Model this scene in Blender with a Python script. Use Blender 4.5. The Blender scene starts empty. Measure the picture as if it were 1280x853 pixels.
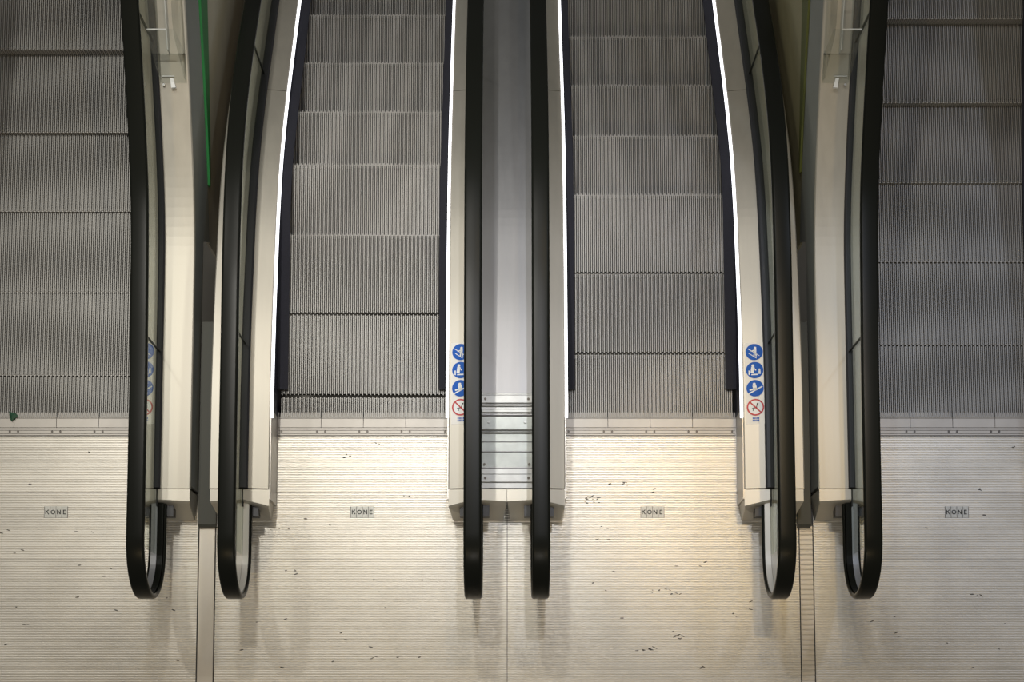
import bpy, math, random
from mathutils import Vector
random.seed(7)
SC = bpy.context.scene
COL = SC.collection
# ------------------------------------------------------------------ camera (shift lens, high above the landing)
CAM_H = 8.0
TILT = math.radians(5.75)
FPX = 2076.0
PX, PY = 633.5, 751.0            # principal point in the 1280 x 853 frame
ST, CT = math.sin(TILT), math.cos(TILT)

def at(x, y, z=0.0):
    """metric point on height z seen at a photograph pixel"""
    k = (PY - y) / FPX
    h = CAM_H - z
    Y = h * (ST + k * CT) / (CT - k * ST)
    d = Y * ST + h * CT
    return ((x - PX) * d / FPX, Y)

cam = bpy.data.cameras.new('camera')
co = bpy.data.objects.new('camera', cam)
COL.objects.link(co)
co.location = (0, 0, CAM_H)
co.rotation_euler = (TILT, 0, 0)
cam.sensor_width = 36
cam.sensor_fit = 'HORIZONTAL'
cam.lens = FPX / 1280 * 36
cam.shift_x = (640 - PX) / 1280
cam.shift_y = (PY - 426.5) / 1280
cam.clip_end = 200
SC.camera = co

# ------------------------------------------------------------------ materials
def mat(name, base, metallic=0.0, rough=0.5, noise=0.0, nscale=8.0, stretch=(1, 1, 1), bump=0.0, spec=0.5,
        aniso=0.0, rough_var=0.0):
    m = bpy.data.materials.new(name)
    m.use_nodes = True
    nt = m.node_tree
    b = nt.nodes['Principled BSDF']
    b.inputs['Base Color'].default_value = (*base, 1)
    b.inputs['Metallic'].default_value = metallic
    b.inputs['Roughness'].default_value = rough
    b.inputs['Specular IOR Level'].default_value = spec
    if noise or bump or rough_var:
        tc = nt.nodes.new('ShaderNodeTexCoord')
        mp = nt.nodes.new('ShaderNodeMapping')
        mp.inputs['Scale'].default_value = stretch
        nt.links.new(tc.outputs['Object'], mp.inputs['Vector'])
        n = nt.nodes.new('ShaderNodeTexNoise')
        n.inputs['Scale'].default_value = nscale
        n.inputs['Detail'].default_value = 5
        n.inputs['Roughness'].default_value = 0.6
        nt.links.new(mp.outputs['Vector'], n.inputs['Vector'])
        if noise:
            r = nt.nodes.new('ShaderNodeMapRange')
            r.inputs['From Min'].default_value = 0.3
            r.inputs['From Max'].default_value = 0.7
            r.inputs['To Min'].default_value = 1 - noise
            r.inputs['To Max'].default_value = 1 + noise
            nt.links.new(n.outputs['Fac'], r.inputs['Value'])
            mx = nt.nodes.new('ShaderNodeVectorMath')
            mx.operation = 'SCALE'
            mx.inputs[0].default_value = base
            nt.links.new(r.outputs['Result'], mx.inputs['Scale'])
            nt.links.new(mx.outputs['Vector'], b.inputs['Base Color'])
        if rough_var:
            r2 = nt.nodes.new('ShaderNodeMapRange')
            r2.inputs['To Min'].default_value = rough - rough_var
            r2.inputs['To Max'].default_value = rough + rough_var
            nt.links.new(n.outputs['Fac'], r2.inputs['Value'])
            nt.links.new(r2.outputs['Result'], b.inputs['Roughness'])
        if bump:
            bp = nt.nodes.new('ShaderNodeBump')
            bp.inputs['Strength'].default_value = bump
            bp.inputs['Distance'].default_value = 0.002
            nt.links.new(n.outputs['Fac'], bp.inputs['Height'])
            nt.links.new(bp.outputs['Normal'], b.inputs['Normal'])
    return m

def glass_mat(name, tint, rough=0.02, ior=1.45):
    m = bpy.data.materials.new(name)
    m.use_nodes = True
    nt = m.node_tree
    for n in list(nt.nodes):
        if n.type != 'OUTPUT_MATERIAL':
            nt.nodes.remove(n)
    out = [n for n in nt.nodes if n.type == 'OUTPUT_MATERIAL'][0]
    tr = nt.nodes.new('ShaderNodeBsdfTransparent')
    tr.inputs['Color'].default_value = (*tint, 1)
    gl = nt.nodes.new('ShaderNodeBsdfGlossy')
    gl.inputs['Roughness'].default_value = rough
    fr = nt.nodes.new('ShaderNodeFresnel')
    fr.inputs['IOR'].default_value = ior
    mx = nt.nodes.new('ShaderNodeMixShader')
    ge = nt.nodes.new('ShaderNodeNewGeometry')
    inv_ = nt.nodes.new('ShaderNodeMath'); inv_.operation = 'SUBTRACT'
    inv_.inputs[0].default_value = 1.0
    nt.links.new(ge.outputs['Backfacing'], inv_.inputs[1])
    mu = nt.nodes.new('ShaderNodeMath'); mu.operation = 'MULTIPLY'
    nt.links.new(fr.outputs['Fac'], mu.inputs[0])
    nt.links.new(inv_.outputs[0], mu.inputs[1])
    nt.links.new(mu.outputs[0], mx.inputs['Fac'])
    nt.links.new(tr.outputs['BSDF'], mx.inputs[1])
    nt.links.new(gl.outputs['BSDF'], mx.inputs[2])
    nt.links.new(mx.outputs['Shader'], out.inputs['Surface'])
    return m

def emit_mat(name, colour, strength):
    m = mat(name, (0.8, 0.8, 0.8))
    b = m.node_tree.nodes['Principled BSDF']
    b.inputs['Emission Color'].default_value = (*colour, 1)
    b.inputs['Emission Strength'].default_value = strength
    return m

M = {}
M['plate'] = mat('ribbed aluminium', (0.63, 0.605, 0.55), 0.65, 0.42, noise=0.10, nscale=2.2, stretch=(1, 1.6, 1), rough_var=0.06)
M['plate_gap'] = mat('plate joint dark', (0.06, 0.055, 0.05), 0.2, 0.7)
M['strip'] = mat('joint strip aluminium', (0.56, 0.52, 0.45), 0.5, 0.45, noise=0.06, nscale=4)
M['cleat'] = mat('cast aluminium cleats', (0.28, 0.276, 0.263), 0.35, 0.48, noise=0.16, nscale=5, stretch=(3, 0.8, 1))
M['groove'] = mat('grimy step groove', (0.03, 0.03, 0.028), 0.1, 0.8)
M['riser'] = mat('cast aluminium riser', (0.46, 0.45, 0.43), 0.2, 0.5, noise=0.12, nscale=6)
M['comb'] = mat('comb aluminium', (0.40, 0.38, 0.35), 0.45, 0.5, noise=0.06, nscale=7)
M['steel'] = mat('brushed stainless deck', (0.49, 0.465, 0.405), 0.6, 0.48, noise=0.05, nscale=3, stretch=(6, 0.5, 6), rough_var=0.05)
M['steel_cap'] = mat('polished stainless cap', (0.50, 0.475, 0.415), 0.6, 0.46, noise=0.04, nscale=4)
M['cover'] = mat('grey steel cover', (0.27, 0.27, 0.28), 0.5, 0.45, noise=0.05, nscale=3, stretch=(6, 0.6, 6), rough_var=0.05)
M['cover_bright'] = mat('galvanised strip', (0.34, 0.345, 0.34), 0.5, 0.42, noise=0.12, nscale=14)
M['rubber'] = mat('black handrail rubber', (0.009, 0.010, 0.008), 0.0, 0.30, spec=0.10, rough_var=0.02, nscale=6)
M['seal'] = mat('dark glass seal', (0.035, 0.036, 0.040), 0.1, 0.45)
M['skirt'] = mat('dark skirt panel', (0.022, 0.023, 0.042), 0.2, 0.42)
M['skirt_end'] = mat('grey skirt end', (0.42, 0.40, 0.37), 0.6, 0.35)
M['brush'] = mat('black brush bristles', (0.012, 0.0125, 0.020), 0.0, 0.9, noise=0.3, nscale=200)
M['guide'] = mat('guide rail lit tone', (0.80, 0.78, 0.72), 0.2, 0.35)  # rail metal as lit by the light strips
M['guide_unlit'] = mat('guide rail unlit tone', (0.36, 0.37, 0.39), 0.4, 0.4)  # same rail metal, the missing strip light put into a darker colour
M['clad_dark'] = mat('dark grey cladding', (0.30, 0.31, 0.29), 0.0, 0.5, noise=0.06, nscale=2)
M['clad_pale'] = mat('beige steel cladding', (0.62, 0.56, 0.44), 0.0, 0.42, noise=0.12, nscale=1.6, stretch=(1, .6, 1.5))
M['clad_olive'] = mat('olive cladding', (0.40, 0.36, 0.22), 0.0, 0.45, noise=0.14, nscale=1.6, stretch=(1, .6, 1.5))
M['green'] = mat('green trim', (0.03, 0.22, 0.06), 0.0, 0.5)  # reflected green light as a base colour
M['olive'] = mat('olive trim', (0.11, 0.12, 0.03), 0.0, 0.5)  # duller reflected tint as a base colour
M['filler'] = mat('dark filler plate', (0.06, 0.062, 0.052), 0.2, 0.6)
M['screw'] = mat('dark screw', (0.10, 0.09, 0.08), 0.7, 0.45)
M['dirt'] = mat('black scuff', (0.035, 0.03, 0.025), 0.0, 0.8)
M['badge'] = mat('badge tile', (0.44, 0.44, 0.41), 0.5, 0.5, noise=0.15, nscale=90)
M['ink'] = mat('black lettering', (0.012, 0.012, 0.012), 0.0, 0.6)
M['sticker'] = mat('sticker film', (0.80, 0.78, 0.73), 0.0, 0.5)
M['blue'] = mat('mandatory blue', (0.006, 0.10, 0.47), 0.0, 0.5, spec=0.2)
M['white'] = mat('pictogram white', (0.78, 0.80, 0.80), 0.0, 0.5)
M['red'] = mat('prohibition red', (0.50, 0.025, 0.03), 0.0, 0.5)
M['leaf'] = mat('green scrap', (0.012, 0.06, 0.03), 0.0, 0.6, noise=0.3, nscale=60)
M['led'] = emit_mat('led light strip', (0.93, 0.94, 1.0), 3.0)
M['glass'] = glass_mat('balustrade glass', (0.95, 0.975, 0.95), 0.02, 1.30)
M['acrylic'] = glass_mat('clear acrylic', (0.95, 0.96, 0.955), 0.05, 1.25)
M['acrylic_edge'] = mat('acrylic edge', (0.55, 0.57, 0.55), 0.0, 0.25)
M['floor'] = mat('concrete subfloor', (0.10, 0.095, 0.085), 0.0, 0.8, noise=0.1, nscale=3)
M['lower'] = mat('lower hall floor', (0.30, 0.28, 0.24), 0.0, 0.5, noise=0.1, nscale=1)

# ------------------------------------------------------------------ mesh collecting
class MB:
    def __init__(s):
        s.v, s.f, s.mi = [], [], []
    def add(s, verts, faces, mi=0):
        o = len(s.v)
        s.v += [tuple(p) for p in verts]
        s.f += [tuple(i + o for i in f) for f in faces]
        s.mi += [mi] * len(faces)
        return s
    def box(s, x0, x1, y0, y1, z0, z1, mi=0, bottom=True):
        v = [(x0, y0, z0), (x1, y0, z0), (x1, y1, z0), (x0, y1, z0), (x0, y0, z1), (x1, y0, z1), (x1, y1, z1), (x0, y1, z1)]
        f = [(4, 5, 6, 7), (0, 1, 5, 4), (1, 2, 6, 5), (2, 3, 7, 6), (3, 0, 4, 7)]
        if bottom:
            f.append((3, 2, 1, 0))
        return s.add(v, f, mi)
    def bbox(s, x0, x1, y0, y1, z0, z1, c=0.002, mi=0):
        """box with a chamfered top edge"""
        lo = [(x0, y0), (x1, y0), (x1, y1), (x0, y1)]
        hi = [(x0 + c, y0 + c), (x1 - c, y0 + c), (x1 - c, y1 - c), (x0 + c, y1 - c)]
        v = [(*p, z0) for p in lo] + [(*p, z1 - c) for p in lo] + [(*p, z1) for p in hi]
        f = [(3, 2, 1, 0), (8, 9, 10, 11)]
        for k in (0, 4):
            for i in range(4):
                j = (i + 1) % 4
                f.append((k + i, k + j, k + 4 + j, k + 4 + i))
        return s.add(v, f, mi)
    def prism(s, poly, axis, a, b, mi=0):
        """extrude a polygon given in the two other axes from a to b along axis"""
        def p3(p, t):
            return {'x': (t, p[0], p[1]), 'y': (p[0], t, p[1]), 'z': (p[0], p[1], t)}[axis]
        n = len(poly)
        v = [p3(p, a) for p in poly] + [p3(p, b) for p in poly]
        f = [tuple(range(n - 1, -1, -1)), tuple(range(n, 2 * n))]
        for i in range(n):
            j = (i + 1) % n
            f.append((i, j, n + j, n + i))
        return s.add(v, f, mi)
    def loft(s, rings, mi=0, caps=True):
        n = len(rings[0])
        v = [p for r in rings for p in r]
        f = []
        for k in range(len(rings) - 1):
            for i in range(n):
                j = (i + 1) % n
                f.append((k * n + i, k * n + j, (k + 1) * n + j, (k + 1) * n + i))
        if caps:
            f.append(tuple(range(n - 1, -1, -1)))
            o = (len(rings) - 1) * n
            f.append(tuple(o + i for i in range(n)))
        return s.add(v, f, mi)
    def disc(s, x, y, r, z0, z1, n=24, mi=0, r0=0.0):
        c = [(math.cos(2 * math.pi * i / n), math.sin(2 * math.pi * i / n)) for i in range(n)]
        if r0 <= 0:
            return s.prism([(x + r * a, y + r * b) for a, b in c], 'z', z0, z1, mi)
        v = []
        for rr, z in ((r0, z1), (r, z1), (r, z0), (r0, z0)):
            v += [(x + rr * a, y + rr * b, z) for a, b in c]
        f = []
        for k in range(4):
            for i in range(n):
                j = (i + 1) % n
                k2 = (k + 1) % 4
                f.append((k * n + i, k * n + j, k2 * n + j, k2 * n + i))
        return s.add(v, f, mi)
    def stroke(s, x0, y0, x1, y1, w, z0, z1, mi=0):
        L = math.hypot(x1 - x0, y1 - y0) or 1e-6
        nx, ny = -(y1 - y0) / L * w / 2, (x1 - x0) / L * w / 2
        return s.prism([(x0 - nx, y0 - ny), (x1 - nx, y1 - ny), (x1 + nx, y1 + ny), (x0 + nx, y0 + ny)], 'z', z0, z1, mi)

def wloc(o):
    v = Vector((0, 0, 0))
    while o is not None:
        v += o.location
        o = o.parent
    return v

def obj(name, mb, mats, parent=None, smooth=False, origin=None):
    """one mesh object; mesh data given in world metres"""
    if not isinstance(mats, (list, tuple)):
        mats = [mats]
    if origin is None:
        if parent is not None:
            origin = wloc(parent)
        else:
            xs = [p[0] for p in mb.v]; ys = [p[1] for p in mb.v]; zs = [p[2] for p in mb.v]
            origin = Vector(((min(xs) + max(xs)) / 2, (min(ys) + max(ys)) / 2, min(zs)))
    origin = Vector(origin)
    me = bpy.data.meshes.new(name)
    me.from_pydata([tuple(Vector(p) - origin) for p in mb.v], [], mb.f)
    for m in mats:
        me.materials.append(M[m] if isinstance(m, str) else m)
    for p, i in zip(me.polygons, mb.mi):
        p.material_index = i
        p.use_smooth = smooth
    me.update()
    o = bpy.data.objects.new(name, me)
    COL.objects.link(o)
    if parent is not None:
        o.parent = parent
        o.location = origin - wloc(parent)
    else:
        o.location = origin
    return o

def thing(name, label, cat, loc, group=None):
    o = bpy.data.objects.new(name, None)
    o.empty_display_size = 0.2
    COL.objects.link(o)
    o.location = loc
    o['label'] = label
    o['category'] = cat
    if group:
        o['group'] = group
    return o

def tag(o, label, cat, group=None):
    o['label'] = label
    o['category'] = cat
    if group:
        o['group'] = group
    return o

def struct(name, mb, m):
    o = obj(name, mb, m)
    o['kind'] = 'structure'
    return o

# ------------------------------------------------------------------ long profiles (height over the run)
def curve(pts):
    """smooth interpolation through (Y, z) points, straight beyond both ends"""
    n = len(pts)
    ms = []
    for i in range(n):
        if i == 0:
            ms.append((pts[1][1] - pts[0][1]) / (pts[1][0] - pts[0][0]))
        elif i == n - 1:
            ms.append((pts[-1][1] - pts[-2][1]) / (pts[-1][0] - pts[-2][0]))
        else:
            ms.append((pts[i + 1][1] - pts[i - 1][1]) / (pts[i + 1][0] - pts[i - 1][0]))
    def f(y):
        if y <= pts[0][0]:
            return pts[0][1] + ms[0] * (y - pts[0][0])
        if y >= pts[-1][0]:
            return pts[-1][1] + ms[-1] * (y - pts[-1][0])
        for i in range(n - 1):
            if y <= pts[i + 1][0]:
                h = pts[i + 1][0] - pts[i][0]
                t = (y - pts[i][0]) / h
                a, b = pts[i][1], pts[i + 1][1]
                return ((2*t**3 - 3*t**2 + 1) * a + (t**3 - 2*t**2 + t) * h * ms[i]
                        + (-2*t**3 + 3*t**2) * b + (t**3 - t**2) * h * ms[i + 1])
    return f

ZD, ZB = 0.24, 0.68              # deck and handrail height over the landing
DOWN_DECK = curve([(0, ZD), (1.7, ZD), (2.1, .215), (2.45, .165), (2.75, .108), (3.05, .014), (3.4, -.158), (3.75, -.36), (4.2, -.625), (4.9, -1.03)])
DOWN_RAIL = curve([(0, ZB), (1.9, ZB), (2.3, ZB), (2.65, .655), (2.9, .605), (3.11, .53), (3.45, .36), (3.75, .18), (4.3, -.145), (4.9, -.5)])
UP_DECK = curve([(0, ZD), (1.9, ZD), (2.3, ZD), (2.53, .25), (2.75, .292), (3.0, .37), (3.28, .478), (3.55, .596), (4.0, .81), (4.8, 1.23)])
UP_RAIL = curve([(0, ZB), (1.7, .69), (2.1, .71), (2.4, .73), (2.6, .758), (2.8, .82), (3.05, .91), (3.35, 1.035), (3.8, 1.24), (4.6, 1.64)])
DOWN_NOSE = curve([(0, 0), (2.2, 0), (2.66, -.004), (2.85, -.022), (3.03, -.078), (3.2, -.163), (3.37, -.262), (3.55, -.367), (3.72, -.468), (3.91, -.572), (4.08, -.668), (4.5, -.91)])
UP_NOSE = curve([(0, 0), (2.2, 0), (2.6, .008), (3.0, .03), (3.4, .07), (3.8, .13), (4.2, .22), (4.6, .34)])
Y_COMB = at(0, 521)[1]
Y_BACK = at(0, 545)[1]
Y_S1 = at(0, 617)[1]
Y_S2 = at(0, 700)[1]
Y_CAPSEAM = at(0, 611, ZD)[1]
Y_CAP = at(0, 626, ZD)[1]
Y_CAPLOW = at(0, 655, 0)[1]
Y_BRUSH = at(0, 486, 0.04)[1]
Y_LEDEND = at(0, 521, ZD)[1]

def run_ys(y0, y1, step=0.045):
    n = max(2, int(round((y1 - y0) / step)) + 1)
    return [y0 + (y1 - y0) * i / (n - 1) for i in range(n)]

def band(f, y0, y1, section, mi=0, mb=None, step=0.045):
    """sweep an (x, dz) section along profile f"""
    mb = mb or MB()
    mb.loft([[(x, y, f(y) + dz) for x, dz in section] for y in run_ys(y0, y1, step)], mi)
    return mb

# ------------------------------------------------------------------ step, comb
HALF = 0.405
NCLEAT = 82
PITCH = 2 * HALF / NCLEAT

def tread_mb(down, near, far):
    """cleated tread; its nosing sits at y = 0, the body lies between near and far"""
    t = MB()
    t.box(-HALF, HALF, near + .004, far - .004, -0.034, -0.010, 1)
    for i in range(NCLEAT):
        x = -HALF + PITCH * (i + 0.5)
        st_ = 0.003 if i % 2 else -0.003
        a, b = near + st_, far + st_
        w = 0.0029
        v = [(x - w, a, -0.011), (x + w, a, -0.011), (x + w, b, -0.011), (x - w, b, -0.011),
             (x - w * .8, a, 0), (x + w * .8, a, 0), (x + w * .8, b, 0), (x - w * .8, b, 0)]
        t.add(v, [(4, 5, 6, 7), (0, 1, 5, 4), (1, 2, 6, 5), (2, 3, 7, 6), (3, 0, 4, 7)])
    return t

def riser_mb(down):
    """cleated, slightly curved riser under the nosing"""
    t = MB()
    s = -1 if down else 1
    if down:
        prof = [(0.002, -0.006), (0.004, -0.05), (0.010, -0.10), (0.020, -0.15), (0.034, -0.20)]
    else:
        prof = [(-0.002, -0.004), (-0.003, -0.05), (0.0, -0.10), (0.010, -0.15), (0.024, -0.20)]
    back = [(a + 0.016, b) for a, b in prof]
    poly = [(a * s, b) for a, b in prof] + [(a * s, b) for a, b in reversed(back)]
    t.prism([(a + 0.005 * s, b) for a, b in poly], 'x', -HALF, HALF, 1)
    for i in range(NCLEAT):
        x = -HALF + PITCH * (i + 0.5)
        t.prism(poly, 'x', x - 0.0031, x + 0.0031, 0)
    return t

RISER_ME = {}
def make_step(parent, xc, y, z, down, near, far):
    loc = Vector((xc, y, z))
    t = tread_mb(down, near, far)
    t.v = [tuple(Vector(p) + loc) for p in t.v]
    o = obj('step', t, ['cleat', 'groove'], parent, origin=loc)
    if down not in RISER_ME:
        r = riser_mb(down)
        r.v = [tuple(Vector(p) + loc) for p in r.v]
        RISER_ME[down] = obj('riser', r, ['riser', 'groove'], o, origin=loc).data
    else:
        r = bpy.data.objects.new('riser', RISER_ME[down]); COL.objects.link(r)
        r.parent = o
    return o

def comb(parent, xc):
    c = MB()
    y1, y0 = Y_COMB, Y_BACK
    ym = at(0, 535)[1]
    c.box(xc - .42, xc + .42, y0 + .002, ym - .001, -.02, .002)
    for dy in (0.012, 0.028, 0.040):
        c.box(xc - .415, xc + .415, ym - dy - .0022, ym - dy, .0015, .0026, 1)
    cp = obj('comb_plate', c, ['comb', 'plate_gap'], parent)
    # segments, four and a bit between the skirts
    xs = [-.42, -.207, 0.0, .207, .42]
    for a, b in zip(xs, xs[1:]):
        g = MB()
        g.prism([(ym + .001, -.012), (y1 - .004, -.012), (y1, -.003), (y1 - .012, .0045), (ym + .001, .0045)], 'x', xc + a + .0012, xc + b - .0012)
        n = int((b - a) / PITCH)
        k0 = math.ceil((a + .004 + HALF) / PITCH)
        k = k0
        while -HALF + k * PITCH < b - .003:
            x = xc - HALF + k * PITCH
            g.prism([(y1 - .016, -.008), (y1 + .021, -.009), (y1 + .022, -.006), (y1 - .012, .003)], 'x', x - .0017, x + .0017)
            k += 1
        obj('comb_segment', g, 'comb', cp)
        for sx in (a + .02, b - .02):
            if abs(sx) < .41:
                d = MB(); d.disc(xc + sx, ym - .020, .0055, .0015, .0040, 12)
                obj('screw', d, 'screw', cp)
    return cp

# ------------------------------------------------------------------ balustrade pieces (sd = -1 left, +1 right)
U_SKIRT, U_EDGE, U_S0, U_SLOT, U_S1, U_OUT = .42, .425, .522, .5485, .565, .7065

def sect(xc, sd, pts):
    p = [(xc + sd * u, dz) for u, dz in pts]
    return p if sd > 0 else p[::-1]

LOOP_R = 0.25
Y_LOOP = 1.02                      # centre of the newel bend

def rail_path(f, yend):
    """centre line points and outward normals of the handrail, from the far end around the newel"""
    P = []
    for y in run_ys(Y_LOOP + .02, yend, .05)[::-1]:
        z = f(y)
        s = (f(y + .01) - f(y - .01)) / .02
        L = math.hypot(1, s)
        P.append((y, z, -s / L, 1 / L))
    zt = f(Y_LOOP)
    zc = zt - LOOP_R
    n = 30
    for i in range(n + 1):
        a = math.pi / 2 + math.pi * i / n
        P.append((Y_LOOP + LOOP_R * math.cos(a), zc + LOOP_R * math.sin(a), math.cos(a), math.sin(a)))
    for y in run_ys(Y_LOOP + .05, Y_CAP + .06, .05):
        P.append((y, zc - LOOP_R, 0, -1))
    return P

def sweep_rail(P, x, sec, mi=0, mb=None):
    mb = mb or MB()
    rings = [[(x + a, y + b * ny, z + b * nz) for a, b in sec] for y, z, ny, nz in P]
    return mb.loft(rings, mi)

def handrail(parent, x, f, yend, guide_mat, sd, pale):
    w, h = .0405, .026
    sec = []
    for cx, cy, a0 in ((w - .012, -.012, 0), (-w + .012, -.012, 90)):
        for i in range(6):
            a = math.radians(a0 + 18 * i)
            sec.append((cx + .012 * math.cos(a), cy + .012 * math.sin(a)))
    sec += [(-w, -h + .006), (-w + .006, -h), (-.031, -h), (-.031, -h + .012), (.031, -h + .012), (.031, -h), (w - .006, -h), (w, -h + .006)]
    P = rail_path(f, yend)
    o = obj('handrail', sweep_rail(P, x, sec), 'rubber', parent, smooth=True)
    # guide rail inside the belt
    for s2 in (-1, 1):
        c = .0145 * s2
        gs = [(c - .0138, -h + .010), (c - .0138, -h - .006), (c + .0138, -h - .006), (c + .0138, -h + .010)]
        g = sweep_rail(P, x, gs)
        dark = (not pale) and (s2 * sd > 0)  # shaded half of the outer rails, its shade given by a black material
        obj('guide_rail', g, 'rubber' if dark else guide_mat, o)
    return o

def capped(parent, xc, sd, outer=True):
    """handrail inlet cap at the end of the deck"""
    c = MB()
    y0, y1 = Y_CAPSEAM - .002, Y_CAP
    u_out = U_OUT - .004 if outer else U_OUT - .006
    zt = ZD - .002
    # body: two halves either side of a narrow seam, sloping front face
    for ua, ub in ((U_EDGE, U_SLOT - .0035), (U_SLOT + .0035, u_out)):
        za = zt - .018 if ua == U_EDGE else zt
        zb = zt if ua == U_EDGE else zt - .004
        def ring(y, drop, inset=0.0):
            return None
        va = []
        ins = .016
        for (u, z, first) in ((ua, za, ua == U_EDGE), (ub, zb, False)):
            du = ins if (u == U_EDGE) else (-ins if u == u_out else 0)
            va.append([(y0, z), (y1, z), (y1 - .008, z - .012), (y1 - .012, z - .024), (Y_CAPLOW + .012, .02), (Y_CAPLOW + .016, 0), (y0, 0)])
        n = 7
        ua2, ub2 = ua, ub
        v = []
        for (u, pr, inn) in ((ua, va[0], (ins if ua == U_EDGE else 0)), (ub, va[1], (-ins if ub == u_out else 0))):
            adv = -.022 if u == U_EDGE else (.006 if abs(u - U_SLOT) < .01 else -.002)
            for i, (y, z) in enumerate(pr):
                uu = u + (inn if i in (4, 5) else inn * .3 if i in (2, 3) else 0)
                v.append((xc + sd * uu, y + (adv if 0 < i < 4 else 0), z))
        f = [tuple(range(n)), tuple(range(2 * n - 1, n - 1, -1))]
        for i in range(n):
            j = (i + 1) % n
            f.append((i, n + i, n + j, j))
        if sd < 0:
            f = [tuple(reversed(q)) for q in f]
        c.add(v, f)
    o = obj('inlet_cap', c, 'steel_cap', parent)
    # dark inlet collar around the returning belt
    k = MB()
    xa = xc + sd * U_SLOT
    yf = Y_CAP - .034
    zb = ZB - 2 * LOOP_R
    k.box(xa - .070, xa + .070, yf - .034, yf + .05, zb - .05, zb + .010)
    obj('inlet_collar', k, 'seal', o)
    s = MB()
    s.box(xa - .003, xa + .003, Y_CAPLOW + .05, Y_CAPSEAM, .02, ZD - .006)
    obj('cap_seam', s, 'ink', o)
    return o

def pictograms(parent, xc, f):
    """blue and red safety pictograms stuck on the right-hand inner deck"""
    x0, x1 = xc + .436, xc + .526
    def z(y):
        return f(y) - .008 + .0022
    ya, yb = at(0, 530, ZD)[1], at(0, 427, ZD)[1]
    b = MB()
    ys = run_ys(ya, yb, .03)
    b.loft([[(x0, y, z(y) - .0012 - .008), (x1, y, z(y) - .0012 + .006), (x1, y, z(y) + .006), (x0, y, z(y) - .008)] for y in ys])
    st = obj('safety_sticker', b, 'sticker', parent)
    cx = (x0 + x1) / 2
    R = .0405
    def zz(y, k):
        return z(y) - .001 + .0012 * k
    class P(MB):
        def at_y(s, yc):
            s.yc = yc; return s
    def tilt(mb, yc):
        # lay the flat pictogram on the sloping deck
        sl = (f(yc + .02) - f(yc - .02)) / .04
        mb.v = [(x, y, zc + z(yc) + sl * (y - yc) + (x - cx) * .155) for x, y, zc in mb.v]
        return mb
    W = .0085
    for k, py in enumerate((439, 462, 485)):
        yc = at(0, py, ZD)[1]
        d = MB(); d.disc(cx, yc, R, 0, .0008, 28)
        w = 1
        t0, t1 = .0008, .0014
        if k == 0:        # person holding the handrail
            d.disc(cx + .004, yc + .020, .006, t0, t1, 12, w)
            d.stroke(cx + .004, yc + .014, cx + .003, yc - .008, .012, t0, t1, w)
            d.stroke(cx + .000, yc - .006, cx - .002, yc - .024, .006, t0, t1, w)
            d.stroke(cx + .007, yc - .006, cx + .009, yc - .022, .006, t0, t1, w)
            d.stroke(cx + .003, yc + .009, cx - .016, yc + .004, .005, t0, t1, w)
            d.stroke(cx - .028, yc + .016, cx + .024, yc - .020, .0032, t0, t1, w)
            d.stroke(cx - .026, yc - .006, cx + .010, yc - .031, .0032, t0, t1, w)
        elif k == 1:      # adult with child on a step
            d.disc(cx - .008, yc + .022, .0065, t0, t1, 12, w)
            d.stroke(cx - .008, yc + .016, cx - .012, yc - .014, .015, t0, t1, w)
            d.stroke(cx - .004, yc + .010, cx + .006, yc - .002, .005, t0, t1, w)
            d.disc(cx + .022, yc + .002, .005, t0, t1, 12, w)
            d.stroke(cx + .022, yc - .003, cx + .022, yc - .020, .010, t0, t1, w)
            d.stroke(cx - .026, yc - .002, cx - .026, yc - .024, .006, t0, t1, w)
            d.stroke(cx - .016, yc - .022, cx + .014, yc - .022, .006, t0, t1, w)
        else:             # person carrying a small dog
            d.disc(cx - .004, yc + .020, .007, t0, t1, 12, w)
            d.stroke(cx - .004, yc + .014, cx + .001, yc - .010, .018, t0, t1, w)
            d.stroke(cx - .026, yc - .010, cx + .006, yc + .000, .007, t0, t1, w)
            d.stroke(cx - .030, yc - .026, cx + .034, yc + .008, .006, t0, t1, w)
        obj('pictogram', tilt(d, yc), ['blue', 'white'], st)['label'] = ('round blue sign with figure holding the rail', 'round blue sign with adult and child', 'round blue sign with figure carrying something')[k]
    yc = at(0, 509, ZD)[1]
    d = MB()
    d.disc(cx, yc, R - .006, 0, .0006, 28, 1)
    d.disc(cx, yc, R, 0, .0014, 28, 0, R - .007)
    d.stroke(cx - .025, yc + .025, cx + .025, yc - .025, .0065, .0006, .0014, 0)
    d.stroke(cx - .016, yc - .006, cx + .008, yc - .001, .004, .0006, .0012, 2)
    d.stroke(cx + .002, yc - .010, cx + .008, yc + .014, .004, .0006, .0012, 2)
    d.disc(cx + .010, yc + .017, .004, .0006, .0012, 10, 2)
    d.disc(cx - .010, yc - .014, .0035, .0006, .0012, 10, 2)
    obj('pictogram', tilt(d, yc), ['red', 'white', 'ink'], st)['label'] = 'red ring with a slash over a pushchair'
    yc = at(0, 524, ZD)[1]
    d = MB()
    for dy in (-.006, .005):
        for i in range(5):
            d.stroke(cx - .014 + i * .0066, yc + dy, cx - .0095 + i * .0066, yc + dy, .008, 0, .0008)
    obj('caption', tilt(d, yc), 'blue', st)

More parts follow.
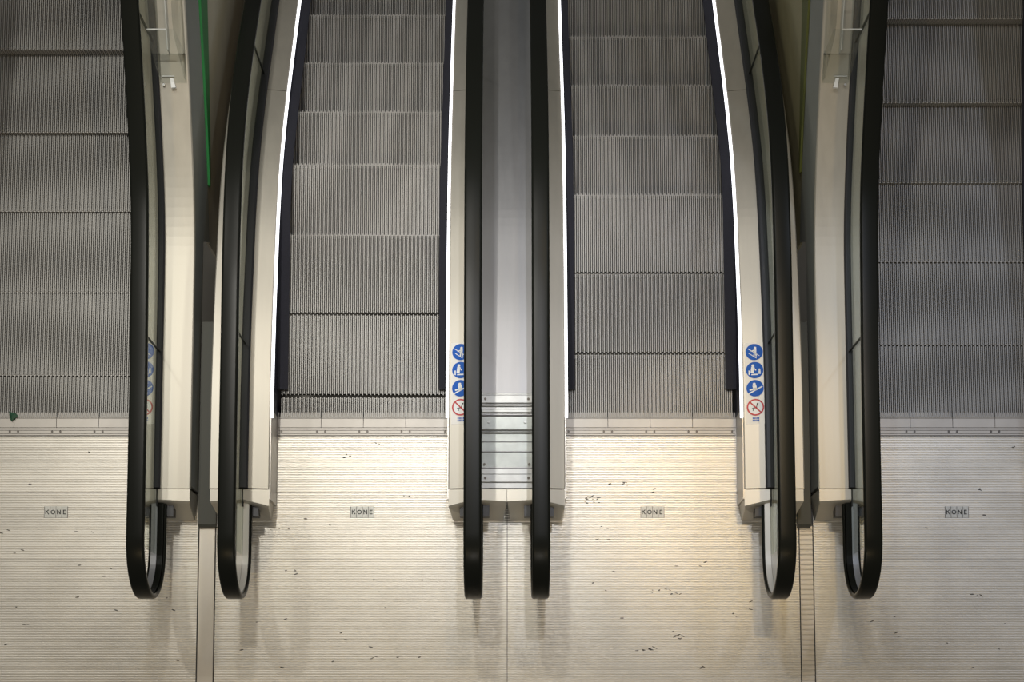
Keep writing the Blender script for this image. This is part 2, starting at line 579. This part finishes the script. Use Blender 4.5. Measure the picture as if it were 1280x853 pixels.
def escalator(label, xc, down, nose_px, sides, far, sticker=None, deck_seam=None, glass_seams=(), clad=None, pale=False, led=False):
    fd, fr, fn = (DOWN_DECK, DOWN_RAIL, DOWN_NOSE) if down else (UP_DECK, UP_RAIL, UP_NOSE)
    e = thing('escalator', label, 'escalator', (xc, Y_COMB, 0), 'escalators of the bank')
    # steps
    lim = Y_COMB - .022
    for i, y in enumerate(nose_px):
        if down:
            near = max(lim, y - .398) if i == 0 else max(y - .398, nose_px[i - 1] + .006 if y - nose_px[i - 1] > .395 else y - .398)
            make_step(e, xc, y, fn(y), True, near - y, 0)
        else:
            nxt = nose_px[i + 1] if i + 1 < len(nose_px) else y + .405
            near = max(lim, y)
            make_step(e, xc, y, fn(y), False, near - y, nxt - y - (.004 if fn(nxt) - fn(y) > .02 else .006))
    comb(e, xc)
    for sd in (-1, 1):
        # skirt wall and brush
        s = MB()
        lo = -.30 if down else -.35
        ys = run_ys(Y_BACK - .0, far)
        def zlow(y):
            return min(fn(y) - .25, -.02) if y > Y_COMB else -.012
        ys = run_ys(Y_COMB - .004, far)
        q = MB()
        q.box(min(xc + sd * U_SKIRT, xc + sd * (U_SKIRT + .012)), max(xc + sd * U_SKIRT, xc + sd * (U_SKIRT + .012)), Y_CAP + .012, Y_COMB - .005, 0, ZD - .022)
        obj('skirt_end', q, 'skirt_end', e)
        s.loft([[p for p in ((xc + sd * U_SKIRT, y, (0.0 if y < Y_COMB + .01 else fn(y) - .25)), (xc + sd * (U_SKIRT + .012), y, (0.0 if y < Y_COMB + .01 else fn(y) - .25)),
                             (xc + sd * (U_SKIRT + .012), y, fd(y) - .022), (xc + sd * U_SKIRT, y, fd(y) - .022))][::sd] for y in ys])
        sk = obj('skirt_panel', s, 'skirt', e)
        b = MB()
        rings = []
        for y in run_ys(Y_BRUSH, far):
            zz = fn(y) + .014
            rings.append([(xc + sd * u, y, zz + dz) for u, dz in ((U_SKIRT, -.004), (U_SKIRT, .018), (U_SKIRT - .014, .014), (U_SKIRT - .051, .004), (U_SKIRT - .051, -.004))][::-sd])
        b.loft(rings)
        obj('skirt_brush', b, 'brush', sk)
        # inner deck in two lengths with an open seam
        us0 = U_S0 if pale else U_S0 + .010
        isec = [(U_EDGE - .001, -.024), (us0, -.010), (us0, .000), (U_EDGE + .004, -.016), (U_EDGE - .001, -.020)]
        cuts = [Y_CAPSEAM + .001] + ([deck_seam] if deck_seam else []) + [far]
        for a, b2 in zip(cuts, cuts[1:]):
            obj('inner_deck', band(fd, a + .0015, b2 - .0015, sect(xc, sd, isec)), 'steel', e)
        if led:
            obj('led_strip', band(fd, Y_LEDEND, far, sect(xc, sd, [(U_EDGE - .014, -.032), (U_EDGE - .0015, -.032), (U_EDGE - .0015, -.019), (U_EDGE - .014, -.019)])), 'led', e)
        # glass seal, glass, outer deck
        us = U_S0 if pale else U_S0 + .010
        obj('glass_seal', band(fd, Y_CAPSEAM + .004, far, sect(xc, sd, [(us + .001, -.010), (U_S1 - .001, -.010), (U_S1 - .001, .006), (U_S1 - .008, .012), (us + .008, .012), (us + .001, .006)])), 'seal', e)
        if sd in sides:
            osec = [(U_S1, -.016), (U_OUT, -.020), (U_OUT, -.004), (U_OUT - .005, .000), (U_S1, .000)]
            obj('outer_deck', band(fd, Y_CAPSEAM + .001, far, sect(xc, sd, osec)), 'steel', e)
        g0 = Y_LOOP - .02
        gc = [g0] + list(glass_seams) + [far]
        for a, b2 in zip(gc, gc[1:]):
            g = MB()
            rings = []
            gx = xc + sd * U_SLOT
            for y in run_ys(a + .002, b2 - .002):
                zt = fr(y) - .036
                zbm = fd(y) + .004 if y > Y_CAPSEAM + .004 else (ZB - 2 * LOOP_R + .05)
                rings.append([(gx - .005, y, zbm), (gx + .005, y, zbm), (gx + .005, y, zt), (gx - .005, y, zt)])
            g.loft(rings)
            obj('glass_panel', g, 'glass', e)
        for y in glass_seams:
            j = MB()
            gx = xc + sd * U_SLOT
            j.box(gx - .005, gx + .005, y - (.001 if pale else .002), y + (.001 if pale else .002), fd(y) + .006, fr(y) - .036)
            obj('glass_joint', j, 'ink', e)
        handrail(e, xc + sd * U_SLOT, fr, far, 'guide' if pale else 'guide_unlit', sd, pale)
        capped(e, xc, sd, sd in sides)
        # outside cladding of the truss
        if sd in sides:
            up_m, lo_m = ('clad_dark', clad or 'clad_pale')
            u0, u1 = U_OUT - .018, U_OUT - .004
            k = MB()
            def bot(y):
                return max(fd(y) - .42, .0) if y < 2.4 else fd(y) - .42
            y0 = Y_CAPSEAM + .02
            rings = []
            for y in run_ys(y0, far):
                zb = 0.0 if y < 2.62 else min(0.0, fd(y) - .42) if y < 2.9 else fd(y) - .42
                rings.append([(xc + sd * u0, y, zb), (xc + sd * u1, y, zb), (xc + sd * u1, y, fd(y) - .021), (xc + sd * u0, y, fd(y) - .021)][::sd])
            k.loft(rings)
            obj('side_panel', k, up_m, e)
            k = MB()
            rings = []
            for y in run_ys(2.63, far):
                zt = min(0.0, fd(y) - .42) if y < 2.9 else fd(y) - .42
                rings.append([(xc + sd * (u0), y, zt - 2.2), (xc + sd * (u1 - .002), y, zt - 2.2), (xc + sd * (u1 - .002), y, zt - .003), (xc + sd * u0, y, zt - .003)][::sd])
            k.loft(rings)
            obj('lower_panel', k, lo_m, e)
    if sticker:
        pictograms(e, xc, fd)
    return e

FAR = 4.75
XI, XO_L, XO_R = .7015, -2.2030, 2.1810

def noses(pxs, down):
    """nosing lines of the steps: run position for each line seen in the photograph"""
    f = DOWN_NOSE if down else UP_NOSE
    out = []
    for p in pxs:
        y = at(0, p, 0)[1]
        for _ in range(20):
            y = at(0, p, f(y))[1]
        out.append(y)
    return out

n_il = noses([497, 394, 293, 205, 139, 78, 18], True)
n_il += [n_il[-1] + .352]
n_ir = noses([443, 342, 243, 169, 106, 45], True)
n_ir = n_ir + [n_ir[-1] + .352, n_ir[-1] + .704]
n_ir = [y for y in n_ir] ; n_ir.insert(0, n_ir[0] - .0) if False else None
# the step that is just running out from under the comb
n_il_all = n_il
n_ir_all = [n_ir[0]] + n_ir[1:]
n_ol = noses([469, 365, 264, 165, 62], False)
n_ol = [n_ol[0] - .404] + n_ol + [n_ol[-1] + .40]
n_or = noses([431, 327, 228, 128, 23], False)
n_or = [n_or[0] - .404] + n_or + [n_or[-1] + .40]
# inner runs: first step's nosing lies beyond the comb; a further step tucks in front of it
n_il_all = n_il
n_ir_all = [n_ir[0]] + n_ir[1:]

seam_in = at(0, 112, DOWN_DECK(3.45))[1]
gs_out = [at(0, 440, ZD)[1], at(0, 58, UP_DECK(3.3))[1]]
gs_in = [at(0, 430, DOWN_DECK(2.0))[1], at(0, 96, DOWN_DECK(3.6))[1]]
E_OL = escalator('far left ascending escalator with unlit deck edge and dark ribbed steps', XO_L, False, n_ol, (-1, 1), FAR, sticker=True, glass_seams=gs_out, clad='clad_pale')
E_IL = escalator('descending escalator left of centre with white light strips and four-pictogram sticker half under its rail', -XI, True, n_il_all, (-1,), FAR + .2, sticker=True, deck_seam=seam_in, glass_seams=gs_in, pale=True, led=True)
E_IR = escalator('descending escalator right of centre with white light strips and sticker in full view', XI, True, n_ir_all, (1,), FAR + .2, sticker=True, deck_seam=seam_in, glass_seams=gs_in, pale=True, led=True)
E_OR = escalator('far right ascending escalator with bluish grey steps and no light strip', XO_R, False, n_or, (-1, 1), FAR, glass_seams=gs_out, clad='clad_olive')

# ------------------------------------------------------------------ cover panel between the two descending escalators
cx0, cx1 = -XI + U_S1, XI - U_S1
cov = thing('centre_cover', 'grey steel cover panel filling the slot between the two descending escalators', 'cover', (0, Y_CAPSEAM, 0))
yk = at(0, 492, ZD)[1]
for a, b in ((Y_CAPSEAM + .002, yk - .001), (yk + .001, FAR + .2)):
    obj('cover_sheet', band(DOWN_DECK, a, b, [(cx0 + .001, -.018), (cx1 - .001, -.018), (cx1 - .001, -.003), (cx1 - .006, .002), (cx0 + .006, .002), (cx0 + .001, -.003)]), 'cover_bright' if a < Y_CAPSEAM + .01 else 'cover', cov)
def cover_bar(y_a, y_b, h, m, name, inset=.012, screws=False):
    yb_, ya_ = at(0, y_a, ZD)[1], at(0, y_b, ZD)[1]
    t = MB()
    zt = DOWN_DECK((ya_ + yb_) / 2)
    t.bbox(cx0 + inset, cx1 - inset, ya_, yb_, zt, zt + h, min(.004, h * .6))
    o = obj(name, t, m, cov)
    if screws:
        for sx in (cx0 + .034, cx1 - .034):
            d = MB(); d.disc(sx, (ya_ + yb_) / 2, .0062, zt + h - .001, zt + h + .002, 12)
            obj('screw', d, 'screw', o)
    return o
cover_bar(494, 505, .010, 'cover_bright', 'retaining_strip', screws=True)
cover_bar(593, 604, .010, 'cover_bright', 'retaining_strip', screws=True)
for a, b, h in ((506, 509, .012), (512, 517, .016), (519, 521, .010), (537, 539, .014), (540.5, 542.5, .014), (552, 553.5, .006), (564.5, 566, .008), (585, 586.5, .008)):  # ribs, plus a close pair of bars standing in for a tube lamp's reflection
    cover_bar(a, b, h, 'cover_bright' if h > .011 else 'cover', 'rib_glint_bar', .016)
t = MB()
zt = DOWN_DECK(1.6)
ya_, yb_ = at(0, 584, ZD)[1], at(0, 522, ZD)[1]
t.bbox(cx0 + .014, cx1 - .014, ya_, yb_, zt + .0035, zt + .0075, .001)
obj('clear_plate', t, 'acrylic', cov)
for sx, py in ((cx0 + .05, 528), (cx1 - .05, 528), (cx0 + .03, 581), (cx1 - .03, 581)):
    yy = at(0, py, ZD)[1]
    d = MB(); d.disc(sx, yy, .006, zt, zt + .010, 12)
    obj('screw', d, 'cover_bright' if py == 528 else 'screw', cov)

# ------------------------------------------------------------------ landing plates
RIB = 0.0122
def ribbed(x0, x1, y0, y1, along='x', rib=RIB, depth=.0028, mb=None):
    """plate with rounded ribs running across the landing, top at z = 0"""
    mb = mb or MB()
    prof = [(y0, -.02)]
    n = max(1, int(round((y1 - y0) / rib)))
    p = (y1 - y0) / n
    for i in range(n):
        a = y0 + i * p
        prof += [(a + p * .02, -depth), (a + p * .16, -depth), (a + p * .27, -.0006), (a + p * .42, 0), (a + p * .76, 0), (a + p * .91, -.0006)]
    prof += [(y1, -.0006), (y1, -.02)]
    m = len(prof)
    v = [(x0, y, z) for y, z in prof] + [(x1, y, z) for y, z in prof]
    f = [(i, i + 1, m + i + 1, m + i)[::-1] for i in range(m - 1)]
    return mb.add(v, f)

XS = [-3.5, at(247.5, 700)[0], at(269.5, 700)[0], at(634, 700)[0], at(999, 700)[0], at(1017, 700)[0], 3.5]
names = ['far left', 'left of centre', 'right of centre', 'far right']
spans = [(XS[0], XS[1]), (XS[2], XS[3]), (XS[3], XS[4]), (XS[5], XS[6])]
Y_FRONT = -.70
esc_phrase = ['far left ascending escalator', 'left descending escalator', 'right descending escalator', 'far right ascending escalator']

def scuffs(parent, spots):
    t = MB()
    for x, y, n, sx, sy in spots:
        for _ in range(n):
            p = at(x + random.uniform(-sx, sx), y + random.uniform(-sy, sy))
            w, h = random.uniform(.004, .011), random.uniform(.0014, .0028)
            a = random.uniform(-.5, .5)
            q = [(p[0] + w * math.cos(k) * math.cos(a) - h * math.sin(k) * math.sin(a), p[1] + w * math.cos(k) * math.sin(a) + h * math.sin(k) * math.cos(a)) for k in [i * math.pi / 4 for i in range(8)]]
            t.prism(q, 'z', -.001, .0004)
    return obj('scuff_marks', t, 'dirt', parent)

LOGO = [70, 453, 815.5, 1196]
SCUFF_B = {0: [(5, 666, 2, 6, 3), (110, 667, 2, 20, 6), (30, 690, 2, 20, 5)], 1: [(390, 655, 2, 30, 8), (505, 622, 2, 10, 2), (355, 661, 2, 8, 1)],
           2: [(740, 625, 12, 9, 5), (756, 663, 3, 6, 5), (765, 675, 2, 30, 8)], 3: [(1240, 643, 2, 20, 8), (1160, 660, 1, 10, 8)]}
SCUFF_C = {0: [(145, 763, 1, 1, 4), (100, 730, 4, 40, 25), (60, 790, 4, 60, 40), (220, 780, 4, 18, 60)], 1: [(365, 715, 4, 8, 3), (360, 800, 6, 70, 40), (520, 770, 6, 80, 60), (470, 820, 4, 60, 20)],
           2: [(832, 739, 9, 20, 4), (848, 794, 7, 7, 6), (812, 812, 9, 16, 3), (860, 705, 4, 24, 3), (878, 836, 3, 3, 4), (925, 775, 4, 20, 30), (740, 760, 4, 60, 50)], 3: [(1228, 742, 4, 14, 3), (1190, 800, 5, 70, 40), (1110, 780, 3, 50, 40)]}
SCUFF_A = {0: [(40, 607, 2, 8, 2), (115, 568, 1, 4, 3)], 1: [(434, 569, 3, 4, 4), (500, 560, 2, 30, 8)], 2: [(765, 605, 6, 26, 2), (822, 614, 2, 8, 3)], 3: [(1268, 559, 2, 4, 1), (1228, 612, 2, 5, 1)]}

def badge(parent, px):
    xc, yc = at(px, 640.5)
    t = MB()
    tw, th, gap = .0268, .056, .0016
    for i in range(4):
        x = xc + (i - 1.5) * (tw + gap)
        t.bbox(x - tw / 2, x + tw / 2, yc - th / 2, yc + th / 2, -.004, .0012, .0004)
    b = obj('badge', t, 'badge', parent)
    z0, z1, s = .0011, .0020, .0042
    h, w = .0112, .0085
    for i, ch in enumerate('KONE'):
        x = xc + (i - 1.5) * (tw + gap)
        l = MB()
        if ch == 'K':
            l.stroke(x - w * .8, yc - h, x - w * .8, yc + h, s, z0, z1)
            l.stroke(x - w * .6, yc, x + w * .85, yc + h, s, z0, z1)
            l.stroke(x - w * .3, yc + h * .2, x + w * .95, yc - h, s, z0, z1)
        elif ch == 'O':
            l.disc(x, yc, h, z0, z1, 24, 0, h - s)
        elif ch == 'N':
            l.stroke(x - w * .85, yc - h, x - w * .85, yc + h, s, z0, z1)
            l.stroke(x + w * .85, yc - h, x + w * .85, yc + h, s, z0, z1)
            l.stroke(x - w * .8, yc + h * .9, x + w * .8, yc - h * .9, s, z0, z1)
        else:
            l.stroke(x - w * .7, yc - h, x - w * .7, yc + h, s, z0, z1)
            for k in (-1, 0, 1):
                l.stroke(x - w * .7, yc + k * (h - s / 2), x + w * (.75 if k else .6), yc + k * (h - s / 2), s, z0, z1)
        obj('letter', l, 'ink', b)
    for i in range(5):
        l = MB()
        x = xc + (i - 2) * (tw + gap)
        l.box(x - .0009, x + .0009, yc - th / 2, yc + th / 2, -.002, .0014)
        obj('tile_joint', l, 'plate_gap', b)
    return b

for k, (x0, x1) in enumerate(spans):
    rows = [('A', Y_S1 + .005, Y_BACK), ('B', Y_S2 + .0012, Y_S1 - .0), ('C', Y_FRONT, Y_S2)]
    for r, a, b in rows:
        lab = {'A': 'ribbed aluminium landing plate right behind the comb of the %s' % esc_phrase[k],
               'B': 'ribbed landing plate with lettered badge in front of the %s' % esc_phrase[k],
               'C': 'wide ribbed landing plate nearest the viewer, before the %s' % esc_phrase[k]}[r]
        t = thing('landing_plate', lab, 'floor plate', ((x0 + x1) / 2, (a + b) / 2, -.02), 'ribbed landing plates')
        obj('ribbed_sheet', ribbed(x0 + .0015, x1 - .0015, a, b), 'plate', t)
        scuffs(t, {'A': SCUFF_A, 'B': SCUFF_B, 'C': SCUFF_C}[r][k])
        if r == 'B':
            badge(t, LOGO[k])

# joint cover strips beside the outer pairs
for k, (x0, x1, lab) in enumerate(((XS[1], XS[2], 'narrow aluminium joint strip in the floor between the two left escalators'),
                                   (XS[4], XS[5], 'narrow ribbed joint strip in the floor between the two right escalators'))):
    y1 = at(0, 659, .0)[1] + .004
    m = MB()
    if k == 0:
        m.bbox(x0 + .004, x1 - .004, Y_FRONT, y1, -.02, .001, .002)
    else:
        ribbed(x0 + .004, x1 - .004, Y_FRONT, y1, rib=.0244, mb=m)
    tag(obj('joint_strip', m, 'strip'), lab, 'floor strip', 'floor joint strips')

# dark filler plates between outer and inner deck
for sd, lab in ((-1, 'dark filler plate down in the gap between the two left escalators'), (1, 'dark filler plate down in the gap between the two right escalators')):
    xa = XO_L + U_OUT if sd < 0 else XI + U_OUT
    xb = -XI - U_OUT if sd < 0 else XO_R - U_OUT
    xa, xb = min(xa, xb), max(xa, xb)
    y0, y1 = at(0, 659, .03)[1], at(0, 403, .03)[1]
    m = MB()
    m.prism([(y0, .0), (y1, .0), (y1, .035), (y0 + .012, .035), (y0, .024)], 'x', xa + .001, xb - .001)
    tag(obj('filler_plate', m, 'filler'), lab, 'filler plate', 'filler plates in the gaps')

# reflected green light along the outer truss sides, built as solid strips
def reflection(esc, sd, xc, m, y0, y1):
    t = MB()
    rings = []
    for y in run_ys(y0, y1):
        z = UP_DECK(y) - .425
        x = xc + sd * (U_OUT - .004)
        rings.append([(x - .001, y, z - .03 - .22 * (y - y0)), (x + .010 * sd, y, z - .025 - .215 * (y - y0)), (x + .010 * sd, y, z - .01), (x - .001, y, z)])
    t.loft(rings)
    return obj('reflection_strip', t, m, esc)
reflection(E_OL, 1, XO_L, 'green', at(0, 215, .1)[1], FAR)['label'] = 'strip of reflected green light'
reflection(E_OR, -1, XO_R, 'olive', at(0, 200, .1)[1], FAR)

# ------------------------------------------------------------------ clear acrylic guards on the outer decks
def guard(sd, label):
    """sd = +1: on the right-hand outer deck of the left escalator"""
    xc = XO_L if sd > 0 else XO_R
    g = thing('acrylic_guard', label, 'guard', (xc + sd * .62, 3.2, UP_DECK(3.2)), 'clear guards on the outer decks')
    ya = at(0, 104, .45)[1]
    yb = at(0, 62, .55)[1]
    u0, u1 = U_S1 + .004, U_OUT - .012
    def X(u):
        return xc + sd * u
    H = .26
    def zb(y):
        return UP_DECK(y) + .001
    # foot plate
    f = MB()
    f.loft([[(X(u0), y, zb(y)), (X(u1), y, zb(y)), (X(u1), y, zb(y) + .006), (X(u0), y, zb(y) + .006)][::sd] for y in run_ys(ya, yb)])
    obj('foot_plate', f, 'acrylic', g)
    # side wall along the outer edge with a raking front, and a wall along the glass
    for u, t in ((u1 - .006, .006), (u0, .006)):
        w = MB()
        rings = []
        for y in run_ys(ya + .01, FAR):
            top = min(1.0, (y - ya) / (.9 * (yb - ya))) * H + .012
            rings.append([(X(u), y, zb(y) + .006), (X(u + t), y, zb(y) + .006), (X(u + t), y, zb(y) + top), (X(u), y, zb(y) + top)][::sd])
        w.loft(rings)
        obj('side_wall', w, 'acrylic', g)
    w = MB()
    w.box(min(X(u0), X(u1)), max(X(u0), X(u1)), yb - .003, yb + .003, zb(yb), zb(yb) + H)
    obj('cross_wall', w, 'acrylic', g)
    # polished edges, their highlight given by lighter solid bars
    e = MB()
    e.box(min(X(u0), X(u0 + .09)), max(X(u0), X(u0 + .09)), yb - .0035, yb + .0035, zb(yb) + H, zb(yb) + H + .003)
    obj('edge', e, 'acrylic_edge', g)
    e = MB()
    ym = at(0, 92, .5)[1]
    e.box(min(X(u0 + .01), X(u0 + .07)), max(X(u0 + .01), X(u0 + .07)), ym - .002, ym + .002, zb(ym) + .006, zb(ym) + .010)
    obj('edge', e, 'acrylic_edge', g)
    for u in (u0 + .05,):
        e = MB()
        e.loft([[(X(u), y, zb(y) + .006), (X(u + .004), y, zb(y) + .006), (X(u + .004), y, zb(y) + .05), (X(u), y, zb(y) + .05)][::sd] for y in run_ys(yb, FAR)])
        obj('stiffener', e, 'acrylic_edge', g)
    # small white clip and screw
    e = MB()
    yc = at(0, 106, .45)[1]
    ux = u0 + .058
    z = zb(yc) + .008
    q = [(X(ux - .010), yc + .026), (X(ux + .006), yc + .024), (X(ux + .018), yc - .020), (X(ux - .002), yc - .022)]
    if sd < 0:
        q = q[::-1]
    e.prism(q, 'z', z - .003, z + .012)
    obj('clip', e, 'white', g)
    e = MB()
    e.disc(X(ux - .040), yc - .004, .006, z - .003, z + .006, 12)
    obj('screw', e, 'cover_bright', g)
    return g
guard(1, 'clear acrylic guard with white clip on the outer deck of the far left escalator')
guard(-1, 'clear acrylic guard with white clip on the outer deck of the far right escalator')

# ------------------------------------------------------------------ green scrap on the far left comb
m = MB()
lx, ly = at(17, 521)
pts = []
n = 11
for i in range(n):
    a = 2 * math.pi * i / n
    r = .020 * (1 + .35 * math.sin(3 * a + 1) + random.uniform(-.15, .15))
    pts.append((lx + r * math.cos(a), ly + r * math.sin(a) * 1.05, .010 + .010 * random.random()))
m.v = pts + [(p[0], p[1], p[2] - .0025) for p in pts] + [(lx, ly, .024), (lx, ly, .0215)]
for i in range(n):
    j = (i + 1) % n
    m.f += [(i, j, 2 * n), (n + j, n + i, 2 * n + 1), (j, i, n + i, n + j)]
    m.mi += [0, 0, 0]
stem = [(lx - .012, ly - .012, .006), (lx + .012, ly - .018, .006), (lx, ly + .01, .006)]
m.add([(lx - .01, ly - .014, .0046), (lx + .012, ly - .02, .0046), (lx + .004, ly + .012, .0046), (lx, ly - .004, .022)], [(0, 1, 3), (1, 2, 3), (2, 0, 3), (2, 1, 0)])
tag(obj('leaf_scrap', m, 'leaf'), 'small crumpled dark green scrap lying on the comb of the far left escalator', 'litter')

# ------------------------------------------------------------------ setting under the plates and below
m = MB(); m.box(-3.7, 3.7, Y_FRONT - .2, Y_BACK - .02, -.30, -.022)
struct('floor', m, 'floor')
m = MB(); m.box(-9, 9, -2, 12, -4.4, -4.2)
struct('floor_lower', m, 'lower')

# ------------------------------------------------------------------ light: ceiling lamps and soft hall light
def lamp(name, loc, target, size, power, colour, size_y=None):
    l = bpy.data.lights.new(name, 'AREA')
    l.shape = 'RECTANGLE' if size_y else 'DISK'
    l.size = size
    if size_y:
        l.size_y = size_y
    l.energy = power
    l.color = colour
    o = bpy.data.objects.new(name, l)
    COL.objects.link(o)
    o.location = loc
    d = Vector(target) - Vector(loc)
    o.rotation_euler = d.to_track_quat('-Z', 'Y').to_euler()
    return o
COOL, NEUT, WARM = (0.72, 0.80, 1.0), (1.0, 0.96, 0.88), (1.0, 0.72, 0.34)
def downlight(loc, target, angle, power, colour, size=.07):
    l = bpy.data.lights.new('ceiling_downlight', 'SPOT')
    l.energy = power
    l.color = colour
    l.spot_size = math.radians(angle)
    l.spot_blend = 1.0
    l.shadow_soft_size = size
    o = bpy.data.objects.new('ceiling_downlight', l)
    COL.objects.link(o)
    o.location = loc
    d = Vector(target) - Vector(loc)
    o.rotation_euler = d.to_track_quat('-Z', 'Y').to_euler()
    return o

lamp('ceiling_lamp', (-1.1, 6.6, 9.0), (-.9, 1.6, 0), .3, 95, NEUT)
lamp('ceiling_lamp', (-4.4, 6.4, 9.0), (-2.8, 1.6, 0), .3, 105, NEUT)
lamp('ceiling_lamp', (4.9, 6.4, 9.0), (2.8, 1.6, 0), .3, 75, COOL)
lamp('ceiling_lamp', (.5, 6.8, 9.0), (.6, 1.6, 0), .3, 25, COOL)
lamp('ceiling_lamp', (1.1, 5.6, 9.0), (1.1, 1.4, 0), .3, 45, WARM)
lamp('ceiling_lamp', (-2.2, -3.0, 8.6), (-1.6, .8, 0), .3, 55, WARM)
lamp('ceiling_lamp', (2.2, -3.0, 8.6), (1.6, .8, 0), .3, 45, WARM)
downlight((-1.3, 4.2, 9.0), (-.8, 2.3, 0), 26, 1300, NEUT)
downlight((-1.85, 3.6, 9.0), (-2.9, 1.7, 0), 22, 900, NEUT)
downlight((1.85, 3.6, 9.0), (2.9, 1.75, 0), 21, 800, COOL)
downlight((.45, 3.6, 9.0), (.55, 1.9, 0), 22, 700, (0.93, 0.94, 1.0))
downlight((1.45, 3.4, 9.0), (1.12, 1.35, 0), 12, 560, WARM)
lamp('ceiling_lamp', (0, -4.0, 8.8), (0, 2.6, 0), .5, 95, (1.0, 0.94, 0.86))  # added front fill, brightens the risers facing the viewer

w = bpy.data.worlds.new('hall')
SC.world = w
w.use_nodes = True
bg = w.node_tree.nodes['Background']
bg.inputs['Color'].default_value = (0.92, 0.90, 0.86, 1)
bg.inputs['Strength'].default_value = 0.14

SC.view_settings.view_transform = 'Standard'
SC.view_settings.look = 'None'
SC.view_settings.exposure = 0.0
SC.view_settings.gamma = 1.0
SC.view_settings.use_curve_mapping = False
